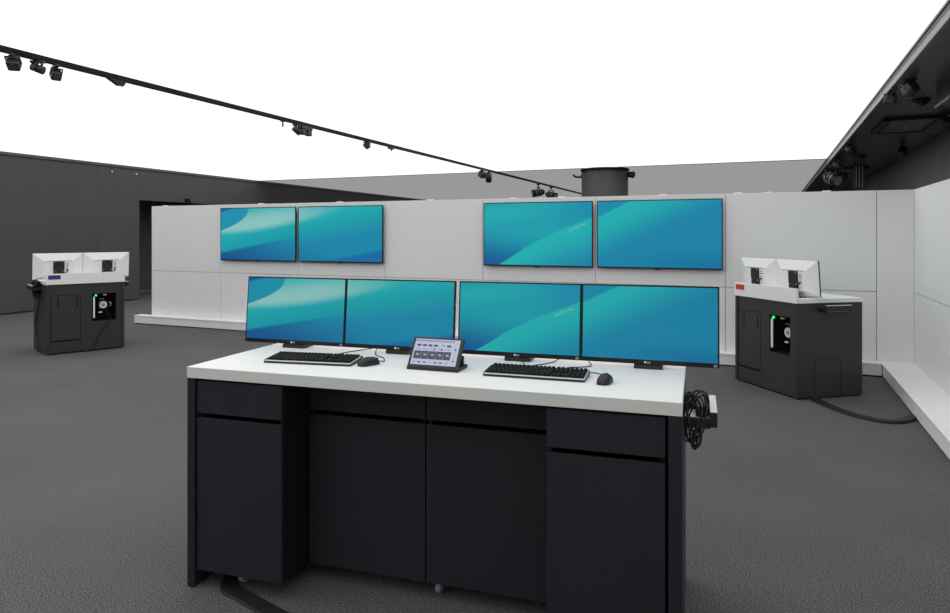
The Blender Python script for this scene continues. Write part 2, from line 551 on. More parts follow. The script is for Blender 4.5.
# four large wall displays
tvs = [(-8.515, 'scrA', 0, 'large wall display with pale teal wave, hung at the outer end of the white partition'),
       (-6.905, 'scrA', 1, 'large wall display with teal to blue diagonal, beside the pale wave display'),
       (-3.700, 'scrB', 0, 'large wall display with bright teal ribbon and dark blue corner on the white partition'),
       (-2.083, 'scrB', 1, 'large wall display almost plain blue, hung next to the red labelled console')]
for x0, m, u0, label in tvs:
    t = thing('wall_display', label, 'display', (x0, 8.90, 1.158), 0, 'wall displays')
    w, h = 1.562, 0.882
    MB().box(0, w, 0, 0.022, 0, h, 0.003).build('bezel', 'bezel', t)
    MB().box(0.05, w - 0.05, 0.022, 0.05, 0.05, h - 0.05, 0.006).build('housing', 'black', t)
    MB().box(0.4, w - 0.4, 0.05, 0.0642, 0.25, 0.65).build('wall_mount', 'black', t)
    screen(t, 'screen', 0.013, w - 0.013, 0.018, h - 0.013, -0.0008, m, u0)
    MB().box(w / 2 - 0.03, w / 2 + 0.03, -0.003, 0.01, -0.008, 0.002, 0.001).build('logo_tab', 'bezel', t)
    MB().box(w * 0.84, w * 0.84 + 0.03, -0.002, 0.01, -0.008, 0.0015, 0.001).build('sensor', 'sticker', t)

# ------------------------------------------------------------------ control desk
DA = R(5.3)
DO = Vector((-2.427, 2.331, 0))
def dw(x, y, z=0):
    return DO + Vector((math.cos(DA) * x - math.sin(DA) * y, math.sin(DA) * x + math.cos(DA) * y, z))
DWID, DDEP, DH = 2.152, 0.80, 1.0

def side_bracket(parent, sx):
    """cable rail on the side of a table: two arms, outer rail, tray floor. sx=+1 points to +x; built at x=0 face"""
    f = lambda a, b: (min(a * sx, b * sx), max(a * sx, b * sx))
    a = f(0.0, 0.10)
    b = f(0.098, 0.125)
    br = MB().box(*a, 0.245, 0.265, 0.848, 0.886, 0.001).box(*a, 0.50, 0.52, 0.848, 0.886, 0.001).box(*b, 0.235, 0.53, 0.857, 0.913, 0.001).build('cable_rail', 'black', parent)
    MB().box(*f(0.0985, 0.1245), 0.237, 0.528, 0.9132, 0.917, 0.0005).build('rail_top_sheen', 'tray', br)  # pale plate painting the ceiling's reflection on top of the rail
    MB().box(*f(0.0, 0.097), 0.265, 0.50, 0.852, 0.858).build('tray_floor', 'tray', br)
    MB().box(*f(0.045, 0.09), 0.38, 0.48, 0.858, 0.90, 0.004).build('power_block', 'black', br)
    return br

desk = thing('control_desk', 'long control desk with white worktop and blue-black side panels', 'desk', tuple(DO), DA)
wt = MB().box(0, DWID, 0, DDEP, 0.95, 1.0, 0.0015).build('worktop', 'top', desk)
MB().box(0.001, DWID - 0.001, -0.0012, 0.001, 0.951, 0.9985).build('edge_band', 'edge', wt)
MB().box(0.0, 0.040, 0.002, DDEP - 0.01, 0.004, 0.9495, 0.001).build('side_panel', 'side', desk)
MB().box(DWID - 0.048, DWID, 0.002, DDEP - 0.01, 0.004, 0.9495, 0.001).build('side_panel', 'side', desk)
MB().box(0.04, DWID - 0.048, DDEP - 0.04, DDEP - 0.02, 0.1, 0.9495).build('back_panel', 'side', desk)
for x in (0.0015, DWID - 0.0465):
    MB().box(x, x + 0.036, 0.01, DDEP - 0.02, 0.0, 0.005).build('foot_strip', 'silver', desk)
duct = MB()
duct.box(0.05, DWID - 0.004, 0.755, 0.798, 1.0002, 1.006, 0.002)
for i in range(24):
    duct.box(0.07 + i * 0.087, 0.07 + i * 0.087 + 0.07, 0.758, 0.79, 1.006, 1.010, 0.001)
tag(duct.build('cable_duct', 'white', None, tuple(DO), DA), 'low white ribbed cable duct along the back edge of the worktop', 'cable duct')
br = side_bracket(desk, 1)
br.location = (DWID, 0, 0)

# rolling pedestals under the desk
def cabinet(label, x0, x1, y0, casters, depth=0.5):
    t = thing('pedestal_cabinet', label, 'cabinet', tuple(dw(x0, y0)), DA, 'rolling cabinets under the control desk')
    w = x1 - x0
    c = MB()
    for a, b in ((0.003, 0.019), (w - 0.019, w - 0.003)):
        c.box(a, b, 0.02, depth, 0.084, 0.938)
    c.box(0.019, w - 0.019, 0.03, depth, 0.084, 0.1).box(0.019, w - 0.019, 0.03, depth, 0.92, 0.938).box(0.019, w - 0.019, depth - 0.015, depth, 0.1, 0.92)
    c.build('carcass', 'carc', t)
    d = MB().box(0, w, 0, 0.019, 0.081, 0.771, 0.0012).build('door', 'front', t)
    MB().box(0.02, 0.06, 0.019, 0.06, 0.1, 0.14).build('hinge', 'chrome', d)
    dr = MB().box(0, w, 0, 0.019, 0.792, 0.938, 0.0012).build('drawer', 'front', t)
    MB().box(0.03, w - 0.03, 0.019, depth - 0.03, 0.80, 0.90).build('drawer_box', 'carc', dr)
    for cx, cy in casters:
        k = MB().box(cx - 0.02, cx + 0.02, cy - 0.02, cy + 0.02, 0.078, 0.084).box(cx - 0.017, cx - 0.014, cy - 0.012, cy + 0.012, 0.03, 0.078).box(cx + 0.014, cx + 0.017, cy - 0.012, cy + 0.012, 0.03, 0.078).build('caster', 'chrome', t)
        MB().cyl((cx - 0.012, cy, 0.032), (cx + 0.012, cy, 0.032), 0.031, m='wheel').build('wheel', None, k)
    return t
cabinet('narrow blue-black pedestal at the desk end farther from the cable rail, one caster showing', 0.046, 0.489, 0.012, [(0.172, 0.110), (0.18, 0.42), (0.38, 0.42)])
cabinet('set-back blue-black cabinet under the desk, beside the narrow pedestal with a caster', 0.496, 1.072, 0.225, [(0.06, 0.40), (0.5, 0.40), (0.28, 0.42)])
cabinet('set-back blue-black cabinet with a caster at its edge, next to the cable rail pedestal', 1.078, 1.648, 0.225, [(0.032, 0.085), (0.5, 0.30), (0.06, 0.30)])
cabinet('narrow blue-black pedestal at the desk end beside the cable rail', 1.657, 2.093, 0.012, [(0.06, 0.09), (0.38, 0.09), (0.2, 0.42)])

# desk monitors
def monitor_parts(t, W, Hm, z0, tilt, scr, u0, back_detail=False, brand=True):
    """front faces -y local; bottom front edge at y=0, z=z0"""
    xf = Matrix.Translation((0, 0, z0)) @ Matrix.Rotation(-tilt, 4, 'X')
    h = W / 2
    bz = MB(xf).box(-h, h, 0, 0.014, 0, Hm, 0.0015).build('bezel', 'bezel', t)
    # white rear shell, a shallow truncated pyramid with flat sides first
    o, i_ = h - 0.001, h - 0.12
    a, b, c = 0.014, 0.020, 0.062
    zt, zb = Hm - 0.001, 0.001
    zi, zj = Hm - 0.10, 0.05
    v = [(-o, a, zb), (o, a, zb), (o, a, zt), (-o, a, zt), (-o, b, zb), (o, b, zb), (o, b, zt), (-o, b, zt),
         (-i_, c, zj), (i_, c, zj), (i_, c, zi), (-i_, c, zi)]
    f = [(0, 1, 2, 3), (0, 4, 5, 1), (1, 5, 6, 2), (2, 6, 7, 3), (3, 7, 4, 0), (4, 8, 9, 5), (5, 9, 10, 6), (6, 10, 11, 7), (7, 11, 8, 4), (8, 11, 10, 9)]
    sh = MB(xf).poly(v, f, m='shell').build('rear_shell', None, t)
    screen(t, 'screen', -h + 0.007, h - 0.007, 0.020, Hm - 0.007, -0.0006, scr, u0, xf)
    if brand:
        # printed maker mark: a dot and two letters
        MB(xf).cyl((-0.012, -0.0012, 0.0088), (-0.012, 0.0005, 0.0088), 0.0048, n=20, m='mark').build('logo_dot', None, bz)
        q = link_mesh('logo_letters', brand_me, bz)
        q.matrix_local = xf @ Matrix.Translation((-0.0055, -0.001, 0.0043)) @ Matrix.Rotation(R(90), 4, 'X')
        MB(xf).box(h - 0.024, h - 0.010, -0.0008, 0.001, 0.003, 0.0145).build('sticker', 'sticker', bz)
    if back_detail:
        pl = MB(xf).box(-0.066, 0.066, 0.062, 0.072, 0.055, 0.245, 0.002).build('mounting_plate', 'black', t)
        for sx in (-0.05, 0.05):
            for sz in (0.115, 0.23):
                MB(xf).cyl((sx, 0.072, sz), (sx, 0.077, sz), 0.006, n=10, m='chrome').build('screw', None, pl)
        for k, zz in enumerate((0.13, 0.155, 0.185, 0.21)):
            MB(xf).box(-0.115, -0.085, 0.0615, 0.065, zz, zz + 0.008).build('port', 'matte' if k % 2 == 0 else 'sticker', sh)
        MB(xf).box(-0.15, 0.15, 0.0612, 0.0634, Hm - 0.106, Hm - 0.100).build('vent_line', 'sticker', sh)
    return xf
mons = [(0.174, 'dskA', 0, 'desk monitor with pale teal wave picture, overhanging the worktop end'),
        (0.775, 'dskA', 1, 'desk monitor with blue diagonal picture behind the small touch panel'),
        (1.394, 'dskB', 0, 'desk monitor with bright teal ribbon picture and dark blue corner, behind a keyboard'),
        (1.995, 'dskB', 1, 'desk monitor almost plain blue, overhanging the worktop beside the cable rail')]
for x, scr, u0, label in mons:
    t = thing('desk_monitor', label, 'monitor', tuple(dw(x, 0.588, 1.0)), DA, 'monitors on the control desk')
    monitor_parts(t, 0.600, 0.352, 0.021, R(5), scr, u0)
    st = MB().box(-0.045, 0.045, 0.072, 0.095, 0.008, 0.26, 0.004).build('stand', 'black', t)
    MB().box(-0.062, 0.062, -0.004, 0.064, 0.0, 0.0195, 0.001).build('stand_front', 'black', st)
    MB().box(-0.058, 0.058, 0.064, 0.155, 0.0, 0.008, 0.001).build('stand_foot', 'black', st)

# keyboards
def keyboard(label, x, y, rz):
    t = thing('keyboard', label, 'keyboard', tuple(dw(x, y, 1.0)), DA + rz, 'keyboards on the control desk')
    w, d = 0.430, 0.158
    prof = [(-d / 2, 0.004), (-d / 2 + 0.006, 0.0), (d / 2, 0.0), (d / 2, 0.021), (d / 2 - 0.02, 0.023), (-d / 2 + 0.012, 0.013), (-d / 2, 0.011)]
    n = len(prof)
    MB().poly([(-w / 2, a, b) for a, b in prof] + [(w / 2, a, b) for a, b in prof],
              [list(range(n)), list(range(n, 2 * n))] + [[i, (i + 1) % n, n + (i + 1) % n, n + i] for i in range(n)], m='black').build('base', None, t)
    MB().box(-w / 2 - 0.001, w / 2 + 0.001, -d / 2 - 0.002, -d / 2 + 0.010, 0.0095, 0.0145, 0.002).build('front_trim', 'silver', t)
    for sx in (-1, 1):
        MB().poly([(sx * (w / 2 - 0.004), -d / 2, 0.0145), (sx * (w / 2 + 0.001), -d / 2, 0.0145), (sx * (w / 2 + 0.001), d / 2 - 0.03, 0.0245), (sx * (w / 2 - 0.004), d / 2 - 0.03, 0.0245),
                   (sx * (w / 2 - 0.004), -d / 2, 0.010), (sx * (w / 2 + 0.001), -d / 2, 0.010), (sx * (w / 2 + 0.001), d / 2 - 0.03, 0.02), (sx * (w / 2 - 0.004), d / 2 - 0.03, 0.02)],
                  [(0, 1, 2, 3), (4, 5, 6, 7), (0, 1, 5, 4), (1, 2, 6, 5), (2, 3, 7, 6), (3, 0, 4, 7)], m='silver' if sx > 0 else 'black').build('side_trim', None, t)
    ks = MB()
    slope = 0.010 / (d - 0.032)
    def key(x0, x1, row):
        y0 = -d / 2 + 0.016 + row * 0.0197
        if row == 5: y0 += 0.006
        zz = 0.013 + slope * (y0 + d / 2)
        b = 0.0018
        v = [(x0, y0, zz), (x1, y0, zz), (x1, y0 + 0.0178, zz + 0.0015), (x0, y0 + 0.0178, zz + 0.0015)]
        v += [(x0 + b, y0 + b, zz + 0.008), (x1 - b, y0 + b, zz + 0.008), (x1 - b, y0 + 0.0178 - b, zz + 0.0095), (x0 + b, y0 + 0.0178 - b, zz + 0.0095)]
        ks.poly(v, [(4, 5, 6, 7), (0, 1, 5, 4), (1, 2, 6, 5), (2, 3, 7, 6), (3, 0, 4, 7)], m='key')
    p = 0.01855
    x0 = -w / 2 + 0.010
    for row in range(6):
        xx = x0
        if row == 0: widths = [1.25, 1.25, 1.25, 6.25, 1.25, 1.25, 1.25, 1.25]
        elif row == 1: widths = [2.25] + [1] * 10 + [2.75]
        elif row == 2: widths = [1.75] + [1] * 11 + [2.25]
        elif row == 3: widths = [1.5] + [1] * 12 + [1.5]
        elif row == 4: widths = [1] * 13 + [2]
        else: widths = [1.0] * 15
        for q in widths:
            key(xx, xx + q * p - 0.0022, row); xx += q * p
        xx = x0 + 15.25 * p
        for j in range(3):
            if row in (5, 4, 3) or row == 0 or (row == 1 and j == 1): key(xx + j * p, xx + (j + 1) * p - 0.0022, row)
        xx = x0 + 18.45 * p
        for j in range(4):
            key(xx + j * p * 0.98, xx + (j + 1) * p * 0.98 - 0.0022, row)
    o = ks.build('keys', None, t)
    o['kind'] = 'stuff'
    return t
keyboard('black keyboard with silver front edge, between the pale wave monitor and the worktop edge', 0.483, 0.285, R(5.5))
keyboard('black keyboard with silver front edge, lying in front of the bright ribbon monitor', 1.553, 0.300, R(0))

# mice
def mouse(label, x, y, rz):
    t = thing('computer_mouse', label, 'mouse', tuple(dw(x, y, 1.0)), DA + rz, 'mice on the control desk')
    b = bmesh.new()
    bmesh.ops.create_uvsphere(b, u_segments=28, v_segments=18, radius=1)
    for v in b.verts:
        x_, y_, z_ = v.co
        w = 0.031 * (1 + 0.12 * y_ * y_ - 0.10 * math.cos(2.5 * y_))
        hz = 0.0365 * (1 - 0.22 * (y_ + 0.15) ** 2)
        s = lambda q, e: math.copysign(abs(q) ** e, q)
        v.co = Vector((s(x_, 0.85) * w, s(y_, 0.9) * 0.056, max(0.0, z_) ** 0.85 * hz + 0.002 if z_ > 0 else 0.002 * (1 + z_)))
    for f in b.faces: f.smooth = True
    m = MB(); m.bm.free(); m.bm = b; m.slots = ['black']
    m.build('body', None, t)
    MB().box(-0.004, 0.004, 0.018, 0.036, 0.028, 0.036, 0.003).build('scroll_wheel', 'sticker', t)
    MB().box(-0.0008, 0.0008, 0.036, 0.053, 0.018, 0.0285).build('button_gap', 'matte', t)
    return t
mouse('black mouse lying between the touch panel and a keyboard', 0.768, 0.288, R(-28))
mouse('black mouse lying alone near the worktop end by the cable rail', 1.848, 0.245, R(-6))

def cord(label, pts, r=0.0022):
    w = [dw(*p) for p in pts]
    base = w[0]
    o = MB().tube([q - base for q in smooth_path(w, 8)], r, 8).build('cord', 'rubber', None, tuple(base))
    return tag(o, label, 'cable', 'peripheral cords on the control desk')
cord('thin black cord running from the keyboard by the pale wave monitor to under the monitors', [(0.50, 0.372, 1.012), (0.52, 0.40, 1.004), (0.50, 0.47, 1.003), (0.52, 0.56, 1.003), (0.56, 0.63, 1.004), (0.60, 0.66, 1.009)])
cord('thin black cord looping from the mouse beside the touch panel to under the monitors', [(0.792, 0.340, 1.012), (0.80, 0.38, 1.004), (0.76, 0.46, 1.003), (0.69, 0.52, 1.003), (0.65, 0.60, 1.004), (0.63, 0.65, 1.009)])
cord('thin black cord rising from the ribbon monitor keyboard across its stand', [(1.50, 0.384, 1.014), (1.49, 0.43, 1.006), (1.45, 0.50, 1.004), (1.42, 0.572, 1.014), (1.41, 0.575, 1.03)])
cord('thin black cord crossing behind the ribbon monitor keyboard to the duct', [(1.47, 0.45, 1.003), (1.51, 0.52, 1.003), (1.555, 0.59, 1.003), (1.58, 0.66, 1.009)])
cord('thin black cord curling between the ribbon monitor keyboard and the plain blue monitor', [(1.72, 0.395, 1.014), (1.71, 0.43, 1.004), (1.67, 0.47, 1.003), (1.655, 0.50, 1.003), (1.69, 0.52, 1.003), (1.735, 0.55, 1.003), (1.74, 0.60, 1.003), (1.72, 0.655, 1.009)])
cord('thin black cord arching from the mouse at the worktop end to the keyboard', [(1.84, 0.300, 1.012), (1.825, 0.345, 1.010), (1.795, 0.40, 1.006), (1.76, 0.415, 1.003), (1.725, 0.402, 1.003)])

# touch panel
tp = thing('touch_panel', 'small tilted touch panel with button interface on the worktop', 'control panel', tuple(dw(1.094, 0.250, 1.0)), DA + R(-1.5))
W = 0.245
MB().box(-W / 2, W / 2, 0.0, 0.125, 0.0, 0.016, 0.003).build('foot', 'black', tp)
MB().box(-W / 2 + 0.01, W / 2 - 0.01, 0.085, 0.11, 0.01, 0.055, 0.003).build('rear_support', 'black', tp)
tilt = R(34)
xf = Matrix.Translation((0, 0.004, 0.012)) @ Matrix.Rotation(-tilt, 4, 'X')
MB(xf).box(-W / 2, W / 2, 0, 0.012, 0, 0.148, 0.003).build('frame', 'console', tp)
ui = MB(xf)
y0 = -0.0008
def rect(x0, x1, z0, z1, m, lift):
    yy = y0 - lift * 0.0002
    ui.poly([(x0, yy, z0), (x1, yy, z0), (x1, yy, z1), (x0, yy, z1)], [(0, 1, 2, 3)], m=m)
SX0, SX1, SZ0, SZ1 = -0.110, 0.106, 0.013, 0.138
sw, sh_ = SX1 - SX0, SZ1 - SZ0
def ur(a, b, c, d, m, l): rect(SX0 + a * sw, SX0 + b * sw, SZ0 + c * sh_, SZ0 + d * sh_, m, l)
ur(0, 1, 0, 1, 'ui_bg', 0)
ur(0, 0.88, 0.90, 0.96, 'ui_mid', 1)
for i in range(4): ur(0.06 + i * 0.125, 0.15 + i * 0.125, 0.71, 0.79, 'ui_dark', 1)
ur(0.60, 0.69, 0.73, 0.79, 'ui_blue', 1); ur(0.73, 0.82, 0.71, 0.79, 'ui_dark', 1)
for i in range(5):
    a = 0.04 + i * 0.165
    ur(a, a + 0.05, 0.585, 0.635, 'ui_blue', 1)
    ur(a + 0.07, a + 0.115, 0.575, 0.635, 'ui_dark' if i in (2, 3) else 'ui_blue', 1)
    ur(0.03 + i * 0.165, 0.03 + i * 0.165 + 0.160, 0.22, 0.53, 'ui_dark', 1)
    ur(0.08 + i * 0.165, 0.08 + i * 0.165 + 0.07, 0.35, 0.43, 'ui_blue', 2)
for i in range(7):
    ur(0.03 + i * 0.12, 0.03 + i * 0.12 + 0.07, 0.08, 0.125, 'ui_blue' if i % 3 == 0 else 'ui_dark', 1)
ur(0.91, 0.95, 0.60, 0.66, 'ui_dark', 1); ur(0.925, 0.935, 0.25, 0.58, 'ui_mid', 1); ur(0.91, 0.95, 0.16, 0.22, 'ui_dark', 1)
ui.build('display', None, tp)

# cable bundles on the side rails
def bundle(label, loc, rz, sx, n, seed, r=0.0035):
    rnd = random.Random(seed)
    t = thing('cable_bundle', label, 'cables', loc, rz, 'coiled cables on side rails')
    for i in range(n):
        cx = sx * (0.045 + rnd.uniform(-0.015, 0.02))
        cy = 0.33 + rnd.uniform(-0.06, 0.08)
        rx, rz_ = rnd.uniform(0.022, 0.042), rnd.uniform(0.055, 0.10)
        cz = 0.975 - rz_ - rnd.uniform(0.0, 0.03)
        lean = rnd.uniform(-0.5, 0.5)
        ph = rnd.uniform(0, 6)
        turns = rnd.choice((1.6, 2.2, 2.8))
        pts = []
        N = int(22 * turns)
        for k in range(N + 1):
            a = ph + 2 * math.pi * turns * k / N
            g = 1 + 0.12 * math.sin(a * 0.37 + i)
            pts.append((cx + rx * g * math.cos(a) + lean * 0.05 * math.sin(a), cy + 0.035 * math.sin(a * 0.5 + i) + lean * 0.06 * math.cos(a), cz + rz_ * g * math.sin(a)))
        MB().tube(pts, r * rnd.uniform(0.8, 1.25), 8).build('cable', 'rubber', t)
    return t
b0 = bundle('tangled black cables looped over the rail at the side of the control desk', tuple(dw(DWID, 0)), DA, 1, 4, 5, 0.003)
MB().tube(smooth_path([(0.004, 0.28, 0.955), (0.02, 0.29, 0.975), (0.05, 0.28, 0.955), (0.07, 0.265, 0.905), (0.05, 0.235, 0.86), (0.035, 0.235, 0.80), (0.05, 0.24, 0.775), (0.065, 0.24, 0.81), (0.06, 0.238, 0.87)]), 0.005).build('cable', 'rubber', b0)
MB().tube(smooth_path([(0.004, 0.29, 0.95), (0.01, 0.27, 0.93), (0.018, 0.235, 0.88), (0.03, 0.232, 0.79), (0.045, 0.232, 0.772), (0.055, 0.235, 0.82), (0.085, 0.27, 0.90), (0.09, 0.30, 0.93)]), 0.0045).build('cable', 'rubber', b0)

# flat cable cover coming out from below the desk
def flat_strip(label, pts, w, h, cat='cable cover'):
    P = smooth_path([Vector((p[0], p[1], 0)) for p in pts], 8)
    base = P[0].copy()
    m = MB()
    secs = []
    for i, p in enumerate(P):
        d = (P[min(i + 1, len(P) - 1)] - P[max(i - 1, 0)]).normalized()
        nrm = Vector((-d.y, d.x, 0))
        prof = [(-w / 2, 0.001), (-w * 0.42, h), (w * 0.42, h), (w / 2, 0.001)]
        secs.append([p - base + nrm * a + Vector((0, 0, b)) for a, b in prof])
    verts = [tuple(v) for s_ in secs for v in s_]
    faces = []
    for i in range(len(secs) - 1):
        for k in range(4):
            faces.append((i * 4 + k, i * 4 + (k + 1) % 4, i * 4 + 4 + (k + 1) % 4, i * 4 + 4 + k))
    faces += [(0, 1, 2, 3), tuple(range(len(verts) - 4, len(verts)))]
    m.poly(verts, faces, m='rubber')
    return tag(m.build('cable_cover', None, None, tuple(base)), label, cat, 'floor cable covers')
flat_strip('wide flat black cable cover curving out from under the control desk', [dw(0.17, 0.70), dw(0.15, 0.40), dw(0.138, 0.20), dw(0.185, 0.055), dw(0.34, -0.01), dw(0.56, -0.09), dw(0.85, -0.18)], 0.082, 0.012)

# ------------------------------------------------------------------ two test consoles
def console(label, loc, rz, label_mat, label_text, rail_cables=None):
    t = thing('test_console', label, 'console', loc, rz, 'free-standing test consoles')
    W, D = 0.955, 0.765
    # housing: sides, front with two openings, back, floor
    DX0, DX1, DZ0, DZ1 = 0.055, 0.41, 0.165, 0.785
    OX0, OX1, OZ0, OZ1 = 0.547, 0.853, 0.405, 0.782
    b = MB()
    y0, y1 = 0.012, 0.030
    x0, x1 = 0.036, W - 0.036
    b.box(x0, DX0, y0, y1, 0.02, 0.93).box(DX1, OX0, y0, y1, 0.02, 0.93).box(OX1, x1, y0, y1, 0.02, 0.93)
    b.box(DX0, DX1, y0, y1, 0.02, DZ0).box(DX0, DX1, y0, y1, DZ1, 0.93)
    b.box(OX0, OX1, y0, y1, 0.02, OZ0).box(OX0, OX1, y0, y1, OZ1, 0.93)
    b.build('front_panel', 'console', t)
    MB().box(0, 0.036, 0, D, 0.012, 0.9305, 0.0015).build('side_panel', 'console', t)
    sp_ = MB().box(W - 0.036, W, 0, D, 0.012, 0.9305, 0.0015).build('side_panel', 'console', t)
    MB().box(0.036, W - 0.036, D - 0.02, D, 0.012, 0.9305).build('back_panel', 'console', t)
    MB().box(0.02, W - 0.02, 0.03, D - 0.03, 0.0, 0.02).build('base_plate', 'matte', t)
    # hatch in the side
    MB().box(W - 0.001, W + 0.0015, 0.206, 0.21, 0.015, 0.38).box(W - 0.001, W + 0.0015, 0.506, 0.51, 0.015, 0.38).box(W - 0.001, W + 0.0015, 0.206, 0.51, 0.376, 0.38).build('hatch_joint', 'matte', sp_)
    MB().box(W - 0.001, W + 0.001, 0.211, 0.505, 0.016, 0.375).build('hatch', 'console', sp_)
    # door with two slot grips
    g = 0.005
    d = MB().box(DX0 + g, DX1 - g, y0 - 0.002, y1 - 0.004, DZ0 + 0.020, DZ1 - g, 0.001).build('door', 'console', t)
    MB().box(DX0, DX1, y1 - 0.002, y1 + 0.004, DZ0, DZ1).build('door_rebate', 'matte', t)
    for sx in (DX0 + 0.085, DX1 - 0.045):
        MB().box(sx - 0.008, sx + 0.008, y0 - 0.0035, y0, 0.62, 0.75, 0.001).build('grip_slot', 'matte', d)
    # open bay with the device
    bay = MB()
    bay.box(OX0 - 0.01, OX0, 0.03, 0.28, OZ0 - 0.01, OZ1 + 0.01).box(OX1, OX1 + 0.01, 0.03, 0.28, OZ0 - 0.01, OZ1 + 0.01)
    bay.box(OX0, OX1, 0.03, 0.28, OZ0 - 0.01, OZ0).box(OX0, OX1, 0.03, 0.28, OZ1, OZ1 + 0.01).box(OX0 - 0.01, OX1 + 0.01, 0.27, 0.28, OZ0 - 0.01, OZ1 + 0.01)
    bo = bay.build('device_bay', 'matte', t)
    MB().box(OX0 + 0.018, OX0 + 0.036, 0.016, 0.03, 0.45, 0.74, 0.002).build('light_strip', 'tube', bo)
    MB().cyl((OX0 + 0.05, 0.03, 0.758), (OX0 + 0.05, 0.014, 0.758), 0.014, n=16, m='green').build('status_lamp', None, bo)
    MB().box(0.69, 0.735, 0.03, 0.06, 0.75, 0.768, 0.004).build('camera', 'silver', bo)
    dv = MB().cyl((0.71, 0.27, 0.615), (0.71, 0.12, 0.615), 0.07, n=32, m='black').build('device', None, t)
    MB().cyl((0.71, 0.12, 0.615), (0.71, 0.10, 0.615), 0.048, n=32, m='white').build('dial', None, dv)
    MB().cyl((0.71, 0.10, 0.615), (0.71, 0.096, 0.615), 0.024, n=24, m='pink').build('dial_centre', None, dv)
    MB().box(0.65, 0.70, 0.11, 0.12, 0.505, 0.522, 0.002).build('name_plate', 'white', dv)
    MB().box(0.66, 0.72, 0.11, 0.12, 0.695, 0.70).build('upper_bar', 'silver', dv)
    MB().tube(smooth_path([(0.77, 0.12, 0.66), (0.79, 0.08, 0.65), (0.80, 0.07, 0.61), (0.78, 0.09, 0.58)]), 0.006, m='chrome').build('clamp', None, dv)
    MB().tube(smooth_path([(0.73, 0.14, 0.57), (0.76, 0.10, 0.50), (0.80, 0.07, 0.44), (0.79, 0.04, 0.42)]), 0.006, m='rubber').build('lead', None, dv)
    # worktop with raised front edge
    tpn = MB().box(-0.004, W + 0.004, 0.0, D + 0.006, 0.931, 0.971, 0.001).build('worktop', 'top', t)
    MB().box(-0.004, W + 0.004, -0.006, 0.022, 0.931, 1.075, 0.001).build('raised_edge', 'top', t)
    MB().box(0.10, W - 0.10, 0.24, 0.42, 0.9712, 0.9722).build('cable_slot', 'sticker', tpn)
    MB().box(0.024, 0.167, -0.0075, -0.0055, 1.0, 1.055).build('name_label', label_mat, t)
    side_bracket(t, 1).location = (W, 0, 0)
    side_bracket(t, -1).location = (0, 0, 0)
    return t
LO, LA = Vector((-8.722, 6.011, 0)), R(66.4)
RO, RA = Vector((-0.341, 8.021, 0)), R(-52.3)
def loc2(O, A, x, y, z=0):
    return (O.x + math.cos(A) * x - math.sin(A) * y, O.y + math.sin(A) * x + math.cos(A) * y, z)
console('anthracite test console with a purple label, standing alone before the dark wall', tuple(LO), LA, 'purple', '')
console('anthracite test console with a red label, standing at the corner of the white partition', tuple(RO), RA, 'red', '')
# white-backed monitors on the consoles (screen faces the operator, away from the label)
for O, A, names in ((LO, LA, ('white-backed monitor on the purple labelled console, above the label', 'white-backed monitor on the purple labelled console, beside the one above the label')),
                    (RO, RA, ('white-backed monitor on the red labelled console, above the label', 'white-backed monitor on the red labelled console, at the end with the hanging cable'))):
    for x, u0, label in ((0.181 if O is LO else 0.128, 1, names[0]), (0.775 if O is LO else 0.718, 0, names[1])):
        t = thing('console_monitor', label, 'monitor', loc2(O, A, x, 0.235, 0.9715), A + math.pi, 'monitors on the test consoles')
        monitor_parts(t, 0.592 if O is LO else 0.588, 0.352, 0.022, R(4), 'scrA', u0, back_detail=True)
        st = MB().box(-0.04, 0.04, 0.062, 0.085, 0.008, 0.2, 0.003).build('stand', 'black', t)
        MB().box(-0.10, 0.10, 0.005, 0.15, 0.0, 0.008, 0.002).build('stand_foot', 'black', st)
        MB().tube(smooth_path([(-0.09, 0.07, 0.155), (-0.10, 0.10, 0.13), (-0.075, 0.10, 0.10), (-0.09, 0.09, 0.05), (-0.12, 0.09, 0.012)]), 0.007).build('power_lead', 'rubber', t)
bundle('tangled black cables looped over the rail of the purple labelled console', tuple(LO), LA, -1, 8, 11, 0.006)
# lead hanging in front of the purple console
def wlead(label, O, A, pts, r, cat='cable'):
    w = [Vector(loc2(O, A, *p)) for p in pts]
    b = w[0]
    return tag(MB().tube([q - b for q in smooth_path(w, 8)], r, 8).build('lead', 'rubber', None, tuple(b)), label, cat)
wlead('black lead hanging from the device bay of the purple labelled console', LO, LA, [(0.80, 0.06, 0.42), (0.77, 0.001, 0.40), (0.70, 0.0, 0.33), (0.63, 0.0, 0.22), (0.60, 0.0, 0.12), (0.54, -0.003, 0.04), (0.46, -0.012, 0.011)], 0.009)
wlead('thin black lead drooping down the side of the purple labelled console', LO, LA, [(-0.02, 0.30, 0.85), (-0.012, 0.40, 0.62), (-0.012, 0.55, 0.40), (-0.012, 0.50, 0.2), (-0.02, 0.36, 0.012)], 0.007)
flat_strip('narrow black cable cover looping from the red labelled console to the plinth', [(0.402, 7.345), (0.455, 7.21), (0.56, 7.01), (0.70, 6.82), (0.87, 6.71), (1.00, 6.73), (1.09, 6.83), (1.153, 6.97)], 0.075, 0.025)

# ------------------------------------------------------------------ ceiling track and its lamps
def tx(y): return -6.091 - (y - 3.791) * 0.0329
def T(y):
    y *= 1.032
    return tx(y), y
ta = math.atan(0.0329)
tr = thing('ceiling_track', 'long thin black lighting track under the lit ceiling', 'track', (tx(0), 0, 3.176), ta)
MB().box(-0.022, 0.022, -6, 28, 0, 0.0535, 0.003).build('rail', 'rail', tr)
MB().box(-0.008, 0.008, -6, 28, -0.001, 0.001).build('groove', 'matte', tr)
for yy in (3.9, 5.6, 9.0, 13.0, 18.0, 23.0):
    MB().box(-0.025, 0.025, yy, yy + 0.16, 0.01, 0.045, 0.003).build('coupler', 'matte', tr)

